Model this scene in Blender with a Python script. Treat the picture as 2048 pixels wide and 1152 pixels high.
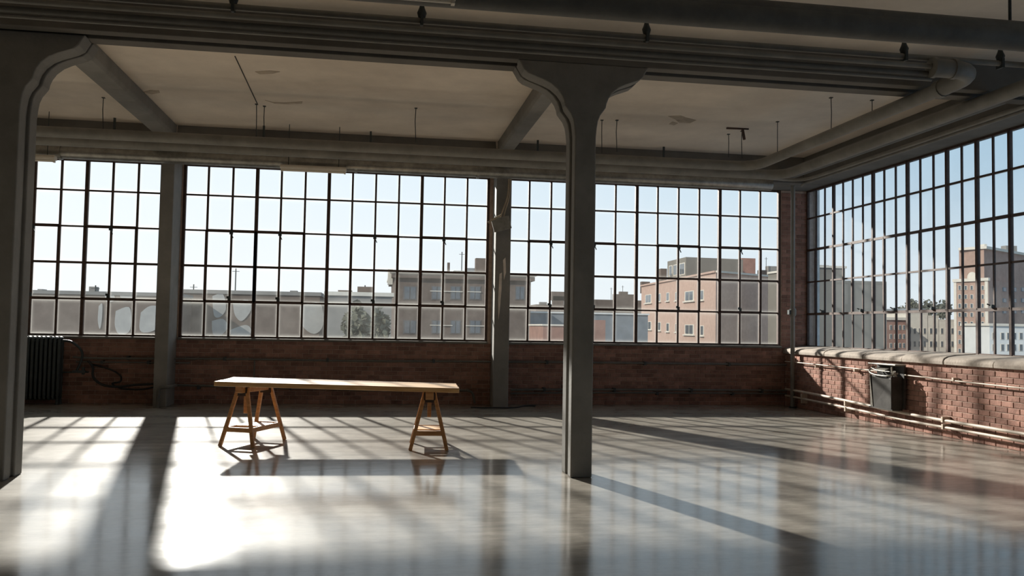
import bpy, math, random
from mathutils import Vector, Matrix
random.seed(11)
scene = bpy.context.scene
C = scene.collection
for o in list(bpy.data.objects):
    bpy.data.objects.remove(o)

# All lengths below are in room units: one unit is one back-window pane (0.42 m).
# x runs right along the window wall, y runs from the camera to it, z is height above the floor.
U = 0.42
EYE = 3.4

# ---------------------------------------------------------------- camera
YAW, PITCH, ROLL, FPX = 0.1580, 0.0464, 0.0172, 1696.2
cy_, sy_, cp_, sp_ = math.cos(YAW), math.sin(YAW), math.cos(PITCH), math.sin(PITCH)
FWD = Vector((sy_ * cp_, cy_ * cp_, sp_))
r0 = Vector((cy_, -sy_, 0)); u0 = r0.cross(FWD)
RGT = r0 * math.cos(ROLL) + u0 * math.sin(ROLL)
UPV = u0 * math.cos(ROLL) - r0 * math.sin(ROLL)
cam_d = bpy.data.cameras.new('camera'); cam = bpy.data.objects.new('camera', cam_d); C.objects.link(cam)
cam_d.sensor_width = 36.0; cam_d.lens = 36.0 * FPX / 2048.0
cam_d.clip_start = 0.05; cam_d.clip_end = 3000
M = Matrix((RGT, UPV, -FWD)).transposed().to_4x4(); M.translation = Vector((0, 0, EYE * U))
cam.matrix_world = M
scene.camera = cam

# ---------------------------------------------------------------- sky, sun, lamp, exposure
world = bpy.data.worlds.new('World'); scene.world = world; world.use_nodes = True
wn = world.node_tree; wn.nodes.clear()
w_out = wn.nodes.new('ShaderNodeOutputWorld'); w_bg = wn.nodes.new('ShaderNodeBackground')
# hazy sky: whitest toward the sun's side (back left), bluer away from it, paler at the horizon
w_tc = wn.nodes.new('ShaderNodeTexCoord'); w_nm = wn.nodes.new('ShaderNodeVectorMath'); w_nm.operation = 'NORMALIZE'
wn.links.new(w_tc.outputs['Generated'], w_nm.inputs[0])
w_dot = wn.nodes.new('ShaderNodeVectorMath'); w_dot.operation = 'DOT_PRODUCT'
w_dot.inputs[1].default_value = Vector((-0.62, 0.74, 0.30)).normalized()
wn.links.new(w_nm.outputs[0], w_dot.inputs[0])
w_mr = wn.nodes.new('ShaderNodeMapRange'); w_mr.inputs['From Min'].default_value = -1; w_mr.inputs['From Max'].default_value = 1
wn.links.new(w_dot.outputs['Value'], w_mr.inputs['Value'])
w_rp = wn.nodes.new('ShaderNodeValToRGB'); w_rp.color_ramp.interpolation = 'B_SPLINE'
el = w_rp.color_ramp.elements
el[0].position = 0.0; el[0].color = (.22,.34,.50,1)
el[1].position = 1.0; el[1].color = (.80,.86,.91,1)
for p_, c_ in ((.50,(.28,.45,.60,1)), (.68,(.43,.58,.70,1)), (.85,(.66,.76,.84,1))):
    q_ = el.new(p_); q_.color = c_
wn.links.new(w_mr.outputs[0], w_rp.inputs[0])
w_sep = wn.nodes.new('ShaderNodeSeparateXYZ'); wn.links.new(w_nm.outputs[0], w_sep.inputs[0])
w_ab = wn.nodes.new('ShaderNodeMath'); w_ab.operation = 'ABSOLUTE'; wn.links.new(w_sep.outputs['Z'], w_ab.inputs[0])
w_hz = wn.nodes.new('ShaderNodeMapRange'); w_hz.interpolation_type = 'SMOOTHSTEP'
w_hz.inputs['From Min'].default_value = 0.0; w_hz.inputs['From Max'].default_value = .22; w_hz.inputs['To Min'].default_value = .55; w_hz.inputs['To Max'].default_value = 0.0
wn.links.new(w_ab.outputs[0], w_hz.inputs['Value'])
w_mx = wn.nodes.new('ShaderNodeMix'); w_mx.data_type = 'RGBA'
wn.links.new(w_hz.outputs[0], w_mx.inputs['Factor']); wn.links.new(w_rp.outputs[0], w_mx.inputs['A']); w_mx.inputs['B'].default_value = (.92,.90,.87,1)
SKY_STRENGTH = 1.2
w_bg.inputs['Strength'].default_value = SKY_STRENGTH
wn.links.new(w_mx.outputs['Result'], w_bg.inputs[0]); wn.links.new(w_bg.outputs[0], w_out.inputs[0])

sun_d = bpy.data.lights.new('sun', 'SUN'); sun_d.energy = 3.3; sun_d.angle = math.radians(0.6); sun_d.color = (1.0, 0.93, 0.82)
sun = bpy.data.objects.new('sun', sun_d); C.objects.link(sun)
sun.rotation_euler = Vector((1.0, 0.55, -0.66)).to_track_quat('-Z', 'Y').to_euler()

# the shadows on the floor fan out from one spot outside the windows: a big lamp on a lift out there
lamp_d = bpy.data.lights.new('flood_lamp', 'SPOT'); lamp_d.energy = 164000; lamp_d.color = (1.0, 0.95, 0.87)
lamp_d.spot_size = math.radians(60); lamp_d.spot_blend = 0.25; lamp_d.shadow_soft_size = 0.36
lamp = bpy.data.objects.new('flood_lamp', lamp_d); C.objects.link(lamp)
lamp.location = Vector((-20.5, 96, 34.2)) * U
lamp.rotation_euler = (Vector((3, 30, 4)) - Vector((-20.5, 96, 34.2))).to_track_quat('-Z', 'Y').to_euler()

scene.view_settings.view_transform = 'Standard'; scene.view_settings.look = 'None'
scene.view_settings.exposure = 0.0; scene.view_settings.gamma = 1.0
scene.view_settings.use_curve_mapping = False
scene.cycles.max_bounces = 12; scene.cycles.diffuse_bounces = 6; scene.cycles.transparent_max_bounces = 24
scene.cycles.sample_clamp_indirect = 6.0
scene.cycles.use_denoising = True

# ---------------------------------------------------------------- helpers
def ray(px, py):
    return FWD + RGT * ((px - 1024) / FPX) - UPV * ((py - 576) / FPX)
def at(px, py, Y):
    d = ray(px, py); d = d * (Y / d.y); return Vector((d.x, d.y, d.z + EYE))

class MB:
    def __init__(s): s.v = []; s.f = []; s.smooth = []
    def add(s, vs, fs, smooth=False):
        n = len(s.v); s.v += [Vector(v) for v in vs]
        for f in fs: s.f.append([i + n for i in f]); s.smooth.append(smooth)
        return s
    def box(s, x0, x1, y0, y1, z0, z1):
        vs = [(x0,y0,z0),(x1,y0,z0),(x1,y1,z0),(x0,y1,z0),(x0,y0,z1),(x1,y0,z1),(x1,y1,z1),(x0,y1,z1)]
        return s.add(vs, [(0,3,2,1),(4,5,6,7),(0,1,5,4),(1,2,6,5),(2,3,7,6),(3,0,4,7)])
    def hexa(s, bot, top):
        n = len(bot)
        vs = list(bot) + list(top)
        fs = [tuple(reversed(range(n))), tuple(range(n, 2*n))] + [(i, (i+1) % n, n + (i+1) % n, n + i) for i in range(n)]
        return s.add(vs, fs)
    def prism(s, prof, axis, a, b):      # prof: list of 2D points, extruded along axis from a to b
        def P(p, t):
            return (t, p[0], p[1]) if axis == 'x' else ((p[0], t, p[1]) if axis == 'y' else (p[0], p[1], t))
        return s.hexa([P(p, a) for p in prof], [P(p, b) for p in prof])
    def tube(s, pts, r, n=10, caps=True):
        pts = [Vector(p) for p in pts]; m = len(pts)
        rr = r if isinstance(r, (list, tuple)) else [r] * m
        up = None; rings = []
        for i in range(m):
            t = (pts[min(i+1, m-1)] - pts[max(i-1, 0)]).normalized()
            if up is None:
                up = Vector((0,0,1)) if abs(t.z) < .9 else Vector((0,1,0))
            a = t.cross(up).normalized(); up = a.cross(t).normalized()
            rings.append([pts[i] + (a * math.cos(k*2*math.pi/n) + up * math.sin(k*2*math.pi/n)) * rr[i] for k in range(n)])
        vs = [v for R_ in rings for v in R_]
        fs = [(i*n+k, i*n+(k+1) % n, (i+1)*n+(k+1) % n, (i+1)*n+k) for i in range(m-1) for k in range(n)]
        s.add(vs, fs, True)
        if caps:
            s.add(rings[0], [tuple(range(n))]); s.add(rings[-1], [tuple(reversed(range(n)))])
        return s
    def bar(s, a, b, w, d, up=(0,0,1)):  # square-section bar from a to b
        a = Vector(a); b = Vector(b); t = (b-a).normalized(); up = Vector(up)
        x = t.cross(up).normalized(); y = x.cross(t).normalized()
        q = [(-w/2,-d/2),(w/2,-d/2),(w/2,d/2),(-w/2,d/2)]
        return s.hexa([a + x*i + y*j for i, j in q], [b + x*i + y*j for i, j in q])
    def mesh(s, name, off):
        me = bpy.data.meshes.new(name)
        me.from_pydata([(v - off) * U for v in s.v], [], s.f)
        me.polygons.foreach_set('use_smooth', s.smooth)
        me.update()
        import bmesh
        bm = bmesh.new(); bm.from_mesh(me); bmesh.ops.recalc_face_normals(bm, faces=bm.faces); bm.to_mesh(me); bm.free()
        return me
    def build(s, name, m, parent=None, bevel=0, kind=None):
        lo = Vector([min(v[i] for v in s.v) for i in range(3)]); hi = Vector([max(v[i] for v in s.v) for i in range(3)])
        off = Vector(((lo.x+hi.x)/2, (lo.y+hi.y)/2, lo.z))
        o = bpy.data.objects.new(name, s.mesh(name, off)); C.objects.link(o)
        o.data.materials.append(m)
        o['off'] = list(off)
        if parent is not None:
            o.parent = parent; o.location = (off - Vector(parent['off'])) * U
        else: o.location = off * U
        if bevel:
            b = o.modifiers.new('bevel', 'BEVEL'); b.width = bevel; b.segments = 2; b.limit_method = 'ANGLE'
        if kind: o['kind'] = kind
        return o

def empty(name, p):
    o = bpy.data.objects.new(name, None); C.objects.link(o)
    o.empty_display_size = .1; o.location = Vector(p) * U; o['off'] = list(p); return o
def tag(o, label, cat, group=None, kind=None):
    o['label'] = label; o['category'] = cat
    if group: o['group'] = group
    if kind: o['kind'] = kind
    return o
def copy_at(src, parent, p, name=None):
    o = src.copy(); C.objects.link(o); o['off'] = list(p); o.parent = parent
    o.location = (Vector(p) - Vector(parent['off'])) * U if parent is not None else Vector(p) * U
    return o
def arc(c, a, b, n, R, plane='xy'):
    out = []
    for i in range(n+1):
        t = a + (b-a) * i / n
        out.append(Vector((c[0] + R*math.cos(t), c[1] + R*math.sin(t), c[2])))
    return out
def smooth_path(pts, n=8):
    pts = [Vector(p) for p in pts]; P = [pts[0]] + pts + [pts[-1]]; out = []
    for i in range(1, len(P)-2):
        p0, p1, p2, p3 = P[i-1], P[i], P[i+1], P[i+2]
        for k in range(n):
            t = k/n
            out.append(.5*((2*p1) + (p2-p0)*t + (2*p0-5*p1+4*p2-p3)*t*t + (3*p1-p0-3*p2+p3)*t**3))
    out.append(pts[-1]); return out

# ---------------------------------------------------------------- materials
def nodes(name):
    m = bpy.data.materials.new(name); m.use_nodes = True
    nt = m.node_tree; b = nt.nodes['Principled BSDF']; return m, nt, b
def mat(name, col, rough=.7, metal=0, var=.25, scale=6, bump=.15, spec=.4, col2=None, island=0, detail=6, stretch=None, bscale=None):
    m, nt, b = nodes(name); N = nt.nodes; L = nt.links
    tc = N.new('ShaderNodeTexCoord'); mp = N.new('ShaderNodeMapping')
    geo = N.new('ShaderNodeNewGeometry')
    L.new(geo.outputs['Position'], mp.inputs['Vector'])
    if stretch: mp.inputs['Scale'].default_value = stretch
    nz = N.new('ShaderNodeTexNoise'); nz.inputs['Scale'].default_value = scale; nz.inputs['Detail'].default_value = detail; nz.inputs['Roughness'].default_value = .65
    L.new(mp.outputs[0], nz.inputs['Vector'])
    rp = N.new('ShaderNodeValToRGB'); rp.color_ramp.elements[0].position = .3; rp.color_ramp.elements[1].position = .72
    c2 = col2 or tuple(c * (1 - var) for c in col)
    rp.color_ramp.elements[0].color = (*c2, 1); rp.color_ramp.elements[1].color = (*[min(1, c * (1 + var*.4)) for c in col], 1)
    L.new(nz.outputs['Fac'], rp.inputs[0])
    colout = rp.outputs[0]
    if island:
        oi = N.new('ShaderNodeObjectInfo'); ad = N.new('ShaderNodeMath'); ad.operation = 'ADD'
        L.new(oi.outputs['Random'], ad.inputs[0]); L.new(geo.outputs['Random Per Island'], ad.inputs[1])
        fr = N.new('ShaderNodeMath'); fr.operation = 'FRACT'; L.new(ad.outputs[0], fr.inputs[0])
        mr = N.new('ShaderNodeMapRange'); mr.inputs['To Min'].default_value = 1 - island; mr.inputs['To Max'].default_value = 1 + island
        L.new(fr.outputs[0], mr.inputs['Value'])
        mx = N.new('ShaderNodeMix'); mx.data_type = 'RGBA'; mx.blend_type = 'MULTIPLY'; mx.inputs['Factor'].default_value = 1
        L.new(colout, mx.inputs['A']); L.new(mr.outputs[0], mx.inputs['B']); colout = mx.outputs['Result']
    L.new(colout, b.inputs['Base Color'])
    b.inputs['Roughness'].default_value = rough; b.inputs['Metallic'].default_value = metal
    b.inputs['Specular IOR Level'].default_value = spec
    if bump:
        bn = N.new('ShaderNodeTexNoise'); bn.inputs['Scale'].default_value = bscale or scale*5; bn.inputs['Detail'].default_value = 5
        L.new(mp.outputs[0], bn.inputs['Vector'])
        bp = N.new('ShaderNodeBump'); bp.inputs['Strength'].default_value = bump; bp.inputs['Distance'].default_value = .01
        L.new(bn.outputs['Fac'], bp.inputs['Height']); L.new(bp.outputs[0], b.inputs['Normal'])
    return m

def floor_mat():
    m, nt, b = nodes('polished concrete floor'); N = nt.nodes; L = nt.links
    geo = N.new('ShaderNodeNewGeometry')
    def noise(sc, stretch, det=6, ro=.6):
        mp = N.new('ShaderNodeMapping'); mp.inputs['Scale'].default_value = stretch; L.new(geo.outputs['Position'], mp.inputs[0])
        n = N.new('ShaderNodeTexNoise'); n.inputs['Scale'].default_value = sc; n.inputs['Detail'].default_value = det; n.inputs['Roughness'].default_value = ro
        L.new(mp.outputs[0], n.inputs['Vector']); return n
    a = noise(.9, (1,1.3,1), 8, .7); c = noise(4, (.45,1.9,1), 8, .75)
    mx = N.new('ShaderNodeMix'); mx.data_type = 'FLOAT'; mx.inputs['Factor'].default_value = .45
    L.new(a.outputs['Fac'], mx.inputs['A']); L.new(c.outputs['Fac'], mx.inputs['B'])
    rp = N.new('ShaderNodeValToRGB'); e = rp.color_ramp.elements
    e[0].position = .38; e[0].color = (.19,.168,.14,1); e[1].position = .62; e[1].color = (.43,.395,.34,1)
    L.new(mx.outputs['Result'], rp.inputs[0])
    L.new(rp.outputs[0], b.inputs['Base Color'])
    rr = N.new('ShaderNodeMapRange'); rr.inputs['To Min'].default_value = .46; rr.inputs['To Max'].default_value = .62
    L.new(c.outputs['Fac'], rr.inputs['Value']); L.new(rr.outputs[0], b.inputs['Roughness'])
    b.inputs['Specular IOR Level'].default_value = .035
    b.inputs['Coat Weight'].default_value = .85; b.inputs['Coat IOR'].default_value = 1.52
    rc = N.new('ShaderNodeMapRange'); rc.inputs['From Min'].default_value = .35; rc.inputs['From Max'].default_value = .65; rc.inputs['To Min'].default_value = .115; rc.inputs['To Max'].default_value = .165
    L.new(a.outputs['Fac'], rc.inputs['Value']); L.new(rc.outputs[0], b.inputs['Coat Roughness'])
    w = noise(2.2, (.6,1.5,1), 4, .55)
    bp = N.new('ShaderNodeBump'); bp.inputs['Strength'].default_value = .22; bp.inputs['Distance'].default_value = .012
    L.new(w.outputs['Fac'], bp.inputs['Height']); L.new(bp.outputs[0], b.inputs['Normal'])
    bq = N.new('ShaderNodeBump'); bq.inputs['Strength'].default_value = .10; bq.inputs['Distance'].default_value = .012
    L.new(w.outputs['Fac'], bq.inputs['Height']); L.new(bq.outputs[0], b.inputs['Coat Normal'])
    return m

def glass_mat(name, ax, grime, edge):
    m = bpy.data.materials.new(name); m.use_nodes = True; nt = m.node_tree; N = nt.nodes; L = nt.links; N.clear()
    out = N.new('ShaderNodeOutputMaterial')
    tr = N.new('ShaderNodeBsdfTransparent'); tr.inputs[0].default_value = (.975,.985,.985,1)
    gl = N.new('ShaderNodeBsdfGlossy'); gl.inputs['Roughness'].default_value = .02
    fr = N.new('ShaderNodeFresnel'); fr.inputs['IOR'].default_value = 1.09
    m1 = N.new('ShaderNodeMixShader'); L.new(fr.outputs[0], m1.inputs[0]); L.new(tr.outputs[0], m1.inputs[1]); L.new(gl.outputs[0], m1.inputs[2])
    df = N.new('ShaderNodeBsdfDiffuse'); df.inputs[0].default_value = (.62,.60,.56,1)
    tl = N.new('ShaderNodeBsdfTranslucent'); tl.inputs[0].default_value = (.66,.66,.63,1)
    m2 = N.new('ShaderNodeMixShader'); m2.inputs[0].default_value = .5; L.new(df.outputs[0], m2.inputs[1]); L.new(tl.outputs[0], m2.inputs[2])
    tc = N.new('ShaderNodeTexCoord'); sp = N.new('ShaderNodeSeparateXYZ'); L.new(tc.outputs['Generated'], sp.inputs[0])
    def M_(op, a, b_=None):
        n = N.new('ShaderNodeMath'); n.operation = op
        for i, v in enumerate((a, b_)):
            if v is None: continue
            if isinstance(v, (int, float)): n.inputs[i].default_value = v
            else: L.new(v, n.inputs[i])
        return n.outputs[0]
    h = sp.outputs[ax]; z = sp.outputs['Z']
    dh = M_('ABSOLUTE', M_('SUBTRACT', h, .5)); dz = M_('ABSOLUTE', M_('SUBTRACT', z, .5))
    mxx = M_('POWER', M_('MULTIPLY', M_('MAXIMUM', dh, dz), 2.0), 14.0)
    geo = N.new('ShaderNodeNewGeometry'); nz = N.new('ShaderNodeTexNoise'); nz.inputs['Scale'].default_value = 3.5; nz.inputs['Detail'].default_value = 5
    L.new(geo.outputs['Position'], nz.inputs['Vector'])
    oi = N.new('ShaderNodeObjectInfo')
    g = M_('MULTIPLY', M_('ADD', M_('MULTIPLY', nz.outputs['Fac'], 1.2), M_('MULTIPLY', oi.outputs['Random'], .3)), grime)
    fac = M_('MINIMUM', M_('ADD', g, M_('MULTIPLY', mxx, edge)), .8)
    m3 = N.new('ShaderNodeMixShader'); L.new(fac, m3.inputs[0]); L.new(m1.outputs[0], m3.inputs[1]); L.new(m2.outputs[0], m3.inputs[2])
    L.new(m3.outputs[0], out.inputs[0]); return m

def wood_mat(name, c1, c2):
    m, nt, b = nodes(name); N = nt.nodes; L = nt.links
    tc = N.new('ShaderNodeTexCoord'); mp = N.new('ShaderNodeMapping'); mp.inputs['Scale'].default_value = (1.2, 14, 14)
    L.new(tc.outputs['Object'], mp.inputs[0])
    nz = N.new('ShaderNodeTexNoise'); nz.inputs['Scale'].default_value = 2.5; nz.inputs['Detail'].default_value = 7; L.new(mp.outputs[0], nz.inputs['Vector'])
    rp = N.new('ShaderNodeValToRGB'); rp.color_ramp.elements[0].position = .35; rp.color_ramp.elements[1].position = .7
    rp.color_ramp.elements[0].color = (*c1, 1); rp.color_ramp.elements[1].color = (*c2, 1)
    L.new(nz.outputs['Fac'], rp.inputs[0]); L.new(rp.outputs[0], b.inputs['Base Color']); b.inputs['Roughness'].default_value = .42
    return m

FLOOR = floor_mat()
CEIL = mat('stained cream ceiling paint', (.78,.69,.585), .9, var=.22, scale=.7, bump=.3, detail=9, spec=.1, bscale=9)
CONC = mat('grey painted concrete', (.24,.23,.21), .75, var=.3, scale=1.6, bump=.35, detail=8, bscale=30)
CONC_B = mat('dark beam concrete', (.19,.178,.16), .8, var=.3, scale=1.2, bump=.3, detail=8, spec=.15)
SILL = mat('worn sill concrete', (.37,.315,.265), .85, var=.3, scale=5, bump=.6, detail=8)
BRICK = mat('old red brick', (.325,.18,.14), .88, var=.4, scale=7, bump=.5, island=.25, spec=.2)
MORTAR = mat('pale mortar', (.50,.38,.31), .95, var=.3, scale=10, bump=.5, spec=.1)
PLASTER = mat('plain wall plaster', (.55,.51,.45), .9, var=.2, scale=1, bump=.2)
STEEL = mat('rusty window steel', (.085,.05,.038), .6, var=.4, scale=14, bump=.2)
PIPE = mat('grey painted pipe', (.235,.225,.20), .5, var=.3, scale=3, bump=.12, stretch=(1,1,1))
PIPE_D = mat('dark pipe insulation', (.15,.145,.13), .6, var=.3, scale=4, bump=.25)
GALV = mat('galvanised duct', (.38,.37,.34), .38, metal=.85, var=.4, scale=6, bump=.12)
ENAMEL = mat('white lamp enamel', (.74,.68,.58), .4, var=.1, scale=5, bump=0)
IRON = mat('black cast iron', (.045,.055,.055), .5, var=.3, scale=10, bump=.2)
BLACKM = mat('dark sheet metal', (.06,.055,.05), .5, metal=.3, var=.5, scale=5, bump=.1)
SHEET = mat('scuffed sheet metal', (.34,.32,.28), .45, metal=.4, var=.4, scale=6, bump=.1)
CABLE = mat('black cable rubber', (.03,.03,.03), .6, var=.2, scale=8, bump=0)
WIRE = mat('beige cable jacket', (.42,.34,.24), .5, var=.2, scale=8, bump=0)
WOOD = wood_mat('honey pine', (.50,.27,.10), (.72,.46,.21))
WOOD_D = wood_mat('brown beech', (.40,.19,.07), (.58,.31,.125))
DARKW = mat('dark clamp wood', (.05,.03,.02), .6, var=.3, scale=10, bump=.1)
PIPE_L = mat('cream painted conduit', (.56,.47,.38), .5, var=.25, scale=6, bump=.1)
G_BACK = glass_mat('clear window glass', 'X', .014, .16)
G_GRIME = glass_mat('grimy window glass', 'X', .032, .24)
G_RIGHT = glass_mat('clear side glass', 'Y', .045, .06)

# ================================================================= THE ROOM
XL, XR, YB, YF, ZC = -22.8, 20.0, 37.1, -9.0, 11.25     # left wall, right glazing, back brick face, wall behind camera, ceiling
BF = 18.8                                               # right brick face
o = MB().box(XL-.6, 20.4, YF-.6, 37.9, -.5, 0).build('floor', FLOOR); tag(o, 'grey polished concrete floor with sun patches', 'floor', kind='structure')
ceil = MB().box(XL-.6, 20.4, YF-.6, 37.9, ZC, ZC+.7).build('ceiling', CEIL); tag(ceil, 'stained cream plaster ceiling between the beams', 'ceiling', kind='structure')
ZF = 10.36      # lower ceiling of the near bay
o = MB().box(XL, BF-.02, YF, 19.0, ZF, ZC-.01).build('ceiling', CEIL); tag(o, 'lower cream ceiling over the near bay in front of the girder', 'ceiling', kind='structure')
o = MB().box(XL-.6, XL, YF, 37.4, 0, ZC).build('wall_left', PLASTER); tag(o, 'plain plaster end wall beyond the left column', 'wall', kind='structure')
o = MB().box(XL-.6, 20.4, YF-.6, YF, 0, ZC).build('wall_front', PLASTER); tag(o, 'plain plaster wall behind the camera', 'wall', kind='structure')

W = 1.0; HR = 1.4945; ZS = 2.785; ZT = 10.05; GY = 37.28
WX = [-21.945, -8.144, 5.657]
# back wall: low brick wall, piers, corner pier (mortar body; the bricks are laid on it)
b = MB().box(XL, 20.4, YB+.06, 37.55, 0, ZS-.14)
b.box(XL, WX[0], YB+.06, 37.55, ZS-.14, ZT); b.box(WX[0]+13, WX[1], YB+.06, 37.55, ZS-.14, ZT)
b.box(WX[1]+13, WX[2], YB+.06, 37.55, ZS-.14, ZT); b.box(WX[2]+13, 20.4, YB+.06, 37.55, ZS-.14, ZT)
wall_back = b.build('wall_back', MORTAR); tag(wall_back, 'low dark red brick wall under the long back windows', 'wall', kind='structure')
# right wall
b = MB().box(BF+.06, 20.35, YF, YB, 0, 2.42)
wall_right = b.build('wall_right', MORTAR); tag(wall_right, 'sunlit red brick wall under the side windows', 'wall', kind='structure')
# exterior corner pier seen through the first side panes
o = MB().box(20.36, 20.52, 37.0, 38.2, -30, 11).build('trim_1', mat('grey render pier', (.66,.65,.62), .9)); tag(o, 'grey rendered pier just outside the corner of the side windows', 'pier', kind='structure')

# bricks
def brick_mesh(l, h, d, axis):
    # chamfered face brick; axis 'y': face looks to -y, 'x': face looks to -x
    c = .012; e = [(-l/2,-h/2),(l/2,-h/2),(l/2,h/2),(-l/2,h/2)]; ei = [(-l/2+c,-h/2+c),(l/2-c,-h/2+c),(l/2-c,h/2-c),(-l/2+c,h/2-c)]
    L = [(0.0, e), (-d*.6, e), (-d, ei)]
    vs = []
    for t, ring in L:
        for (a, z) in ring: vs.append((a, t, z) if axis == 'y' else (t, a, z))
    fs = [(8,9,10,11)]
    for k in (0, 4): fs += [(k+i, k+(i+1) % 4, k+4+(i+1) % 4, k+4+i) for i in range(4)]
    return vs, fs
CH, BL = .178, .50
def lay(axis, face, a0, a1, z0, z1, skip=None):
    out = []; n = int((z1 - z0) / CH + .3); row = 0
    for r in range(n):
        z = z0 + (r+.5)*CH; a = a0 - (BL/2 if r % 2 else 0)
        while a < a1:
            lo, hi = max(a, a0), min(a+BL, a1)
            if hi - lo > .12:
                m = (lo+hi)/2; full = hi - lo > BL*.98
                if not (skip and skip(m, z)): out.append((m, z, hi-lo, full))
            a += BL
    return out
def make_bricks(wall, axis, face, cells, pick):
    vs, fs = brick_mesh(BL-.022, CH-.020, .022, axis)
    mesh = MB().add(vs, fs).mesh('brick', Vector((0,0,0))); mesh.materials.append(BRICK)
    full = sorted([c for c in cells if c[3]], key=pick)
    chosen = set((c[0], c[1]) for c in full[:300])
    stuff = MB(); first = None
    for (m, z, l, isfull) in cells:
        j = random.uniform(-.012, .016)
        p = (m, face + .06 - j*.3, z) if axis == 'y' else (face + .06 - j*.3, m, z)
        if (m, z) in chosen:
            if first is None:
                first = bpy.data.objects.new('brick', mesh)
            o = bpy.data.objects.new('brick', mesh); C.objects.link(o); o.parent = wall
            o.location = (Vector(p) - Vector(wall['off'])) * U
            o.rotation_euler = (random.uniform(-.01,.01), random.uniform(-.012,.012), 0)
        else:
            vs2, fs2 = brick_mesh(l-.022, CH-.020, .022, axis)
            stuff.add([Vector(v) + Vector(p) for v in vs2], fs2)
    bpy.data.objects.remove(first)
    stuff.build('brickwork', BRICK, wall, kind='stuff')
cells = lay('y', YB, XL, 20.0, 0, ZS-.16)
cells += lay('y', YB, WX[2]+13.02, 20.0, ZS-.14, ZT)
make_bricks(wall_back, 'y', YB, cells, lambda c: (0 if (-7.6 < c[0] < 4.6 or 6 < c[0] < 18) and c[1] < 2.7 and c[1] > .2 else 100) + abs(c[0]-7) + random.random()*.2)
cells = lay('x', BF, 13.0, YB, 0, 2.44)
make_bricks(wall_right, 'x', BF, cells, lambda c: abs(c[0]-22.4) + (50 if c[0] < 22.2 else 0))

# sills
for i, x in enumerate(WX):
    o = MB().prism([(37.0,ZS-.14),(37.6,ZS-.14),(37.6,ZS-.05),(37.22,ZS-.02),(37.0,ZS-.05)], 'x', x, x+13).build('trim_%d' % (i+2), CONC_B, bevel=.006)
    tag(o, ['narrow concrete sill under the window at the left column','narrow concrete sill under the middle back window','narrow concrete sill under the back window nearest the corner'][i], 'sill', kind='structure')
# sloping concrete sill of the side windows, in slightly uneven blocks
sl = empty('trim_5', (19.4, 25, 2.4)); tag(sl, 'thick worn sloping concrete sill of the side windows', 'sill', kind='structure')
y = YF
while y < YB - .1:
    l = min(random.uniform(2.2, 2.9), YB - y); dz = random.uniform(-.02,.02); dx = random.uniform(-.03,.02)
    pr = [(BF-.06+dx, 2.40),(20.35, 2.40),(20.35, 2.76),(19.95, 2.77+dz),(19.2, 2.72+dz),(BF+.1+dx, 2.66+dz),(BF-.02+dx, 2.60+dz),(BF-.07+dx, 2.52)]
    m = MB().prism(pr, 'y', y+.01, y+l-.01).build('sill_block', SILL, sl, bevel=.01)
    y += l

# lintel beams
o = MB().box(XL, 20.4, 35.3, 37.6, ZT+.02, ZC).build('trim_6', CONC_B, bevel=.01); tag(o, 'dark concrete beam over the back windows', 'beam', kind='structure')
o = MB().box(BF, 20.4, YF, 35.28, ZT+.02, ZC).build('trim_7', CONC_B, bevel=.01); tag(o, 'dark concrete beam over the side windows', 'beam', kind='structure')

# main girder on the columns: twin soffit ribs with a groove between
b = MB().box(XL, BF+.05, 19.02, 19.98, 9.80, ZC); b.box(XL, BF+.05, 19.02, 19.32, 9.57, 9.82); b.box(XL, BF+.05, 19.57, 19.98, 9.57, 9.82)
girder = b.build('girder', CONC_B, bevel=.008); tag(girder, 'dark main girder running across the room above the columns', 'girder', kind='structure')
for i, (x0, x1) in enumerate([(-8.85,-8.05),(4.90,5.55)]):
    b = MB().prism([(x0+.08,10.75),(x1-.08,10.75),(x1,10.85),(x1,ZC),(x0,ZC),(x0,10.85)], 'y', 19.99, 35.29)
    o = b.build('cross_beam', CONC, bevel=.01)
    tag(o, ['grey concrete cross beam from the left column to the back wall','grey concrete cross beam from the middle column to the back wall'][i], 'beam', kind='structure')

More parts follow.
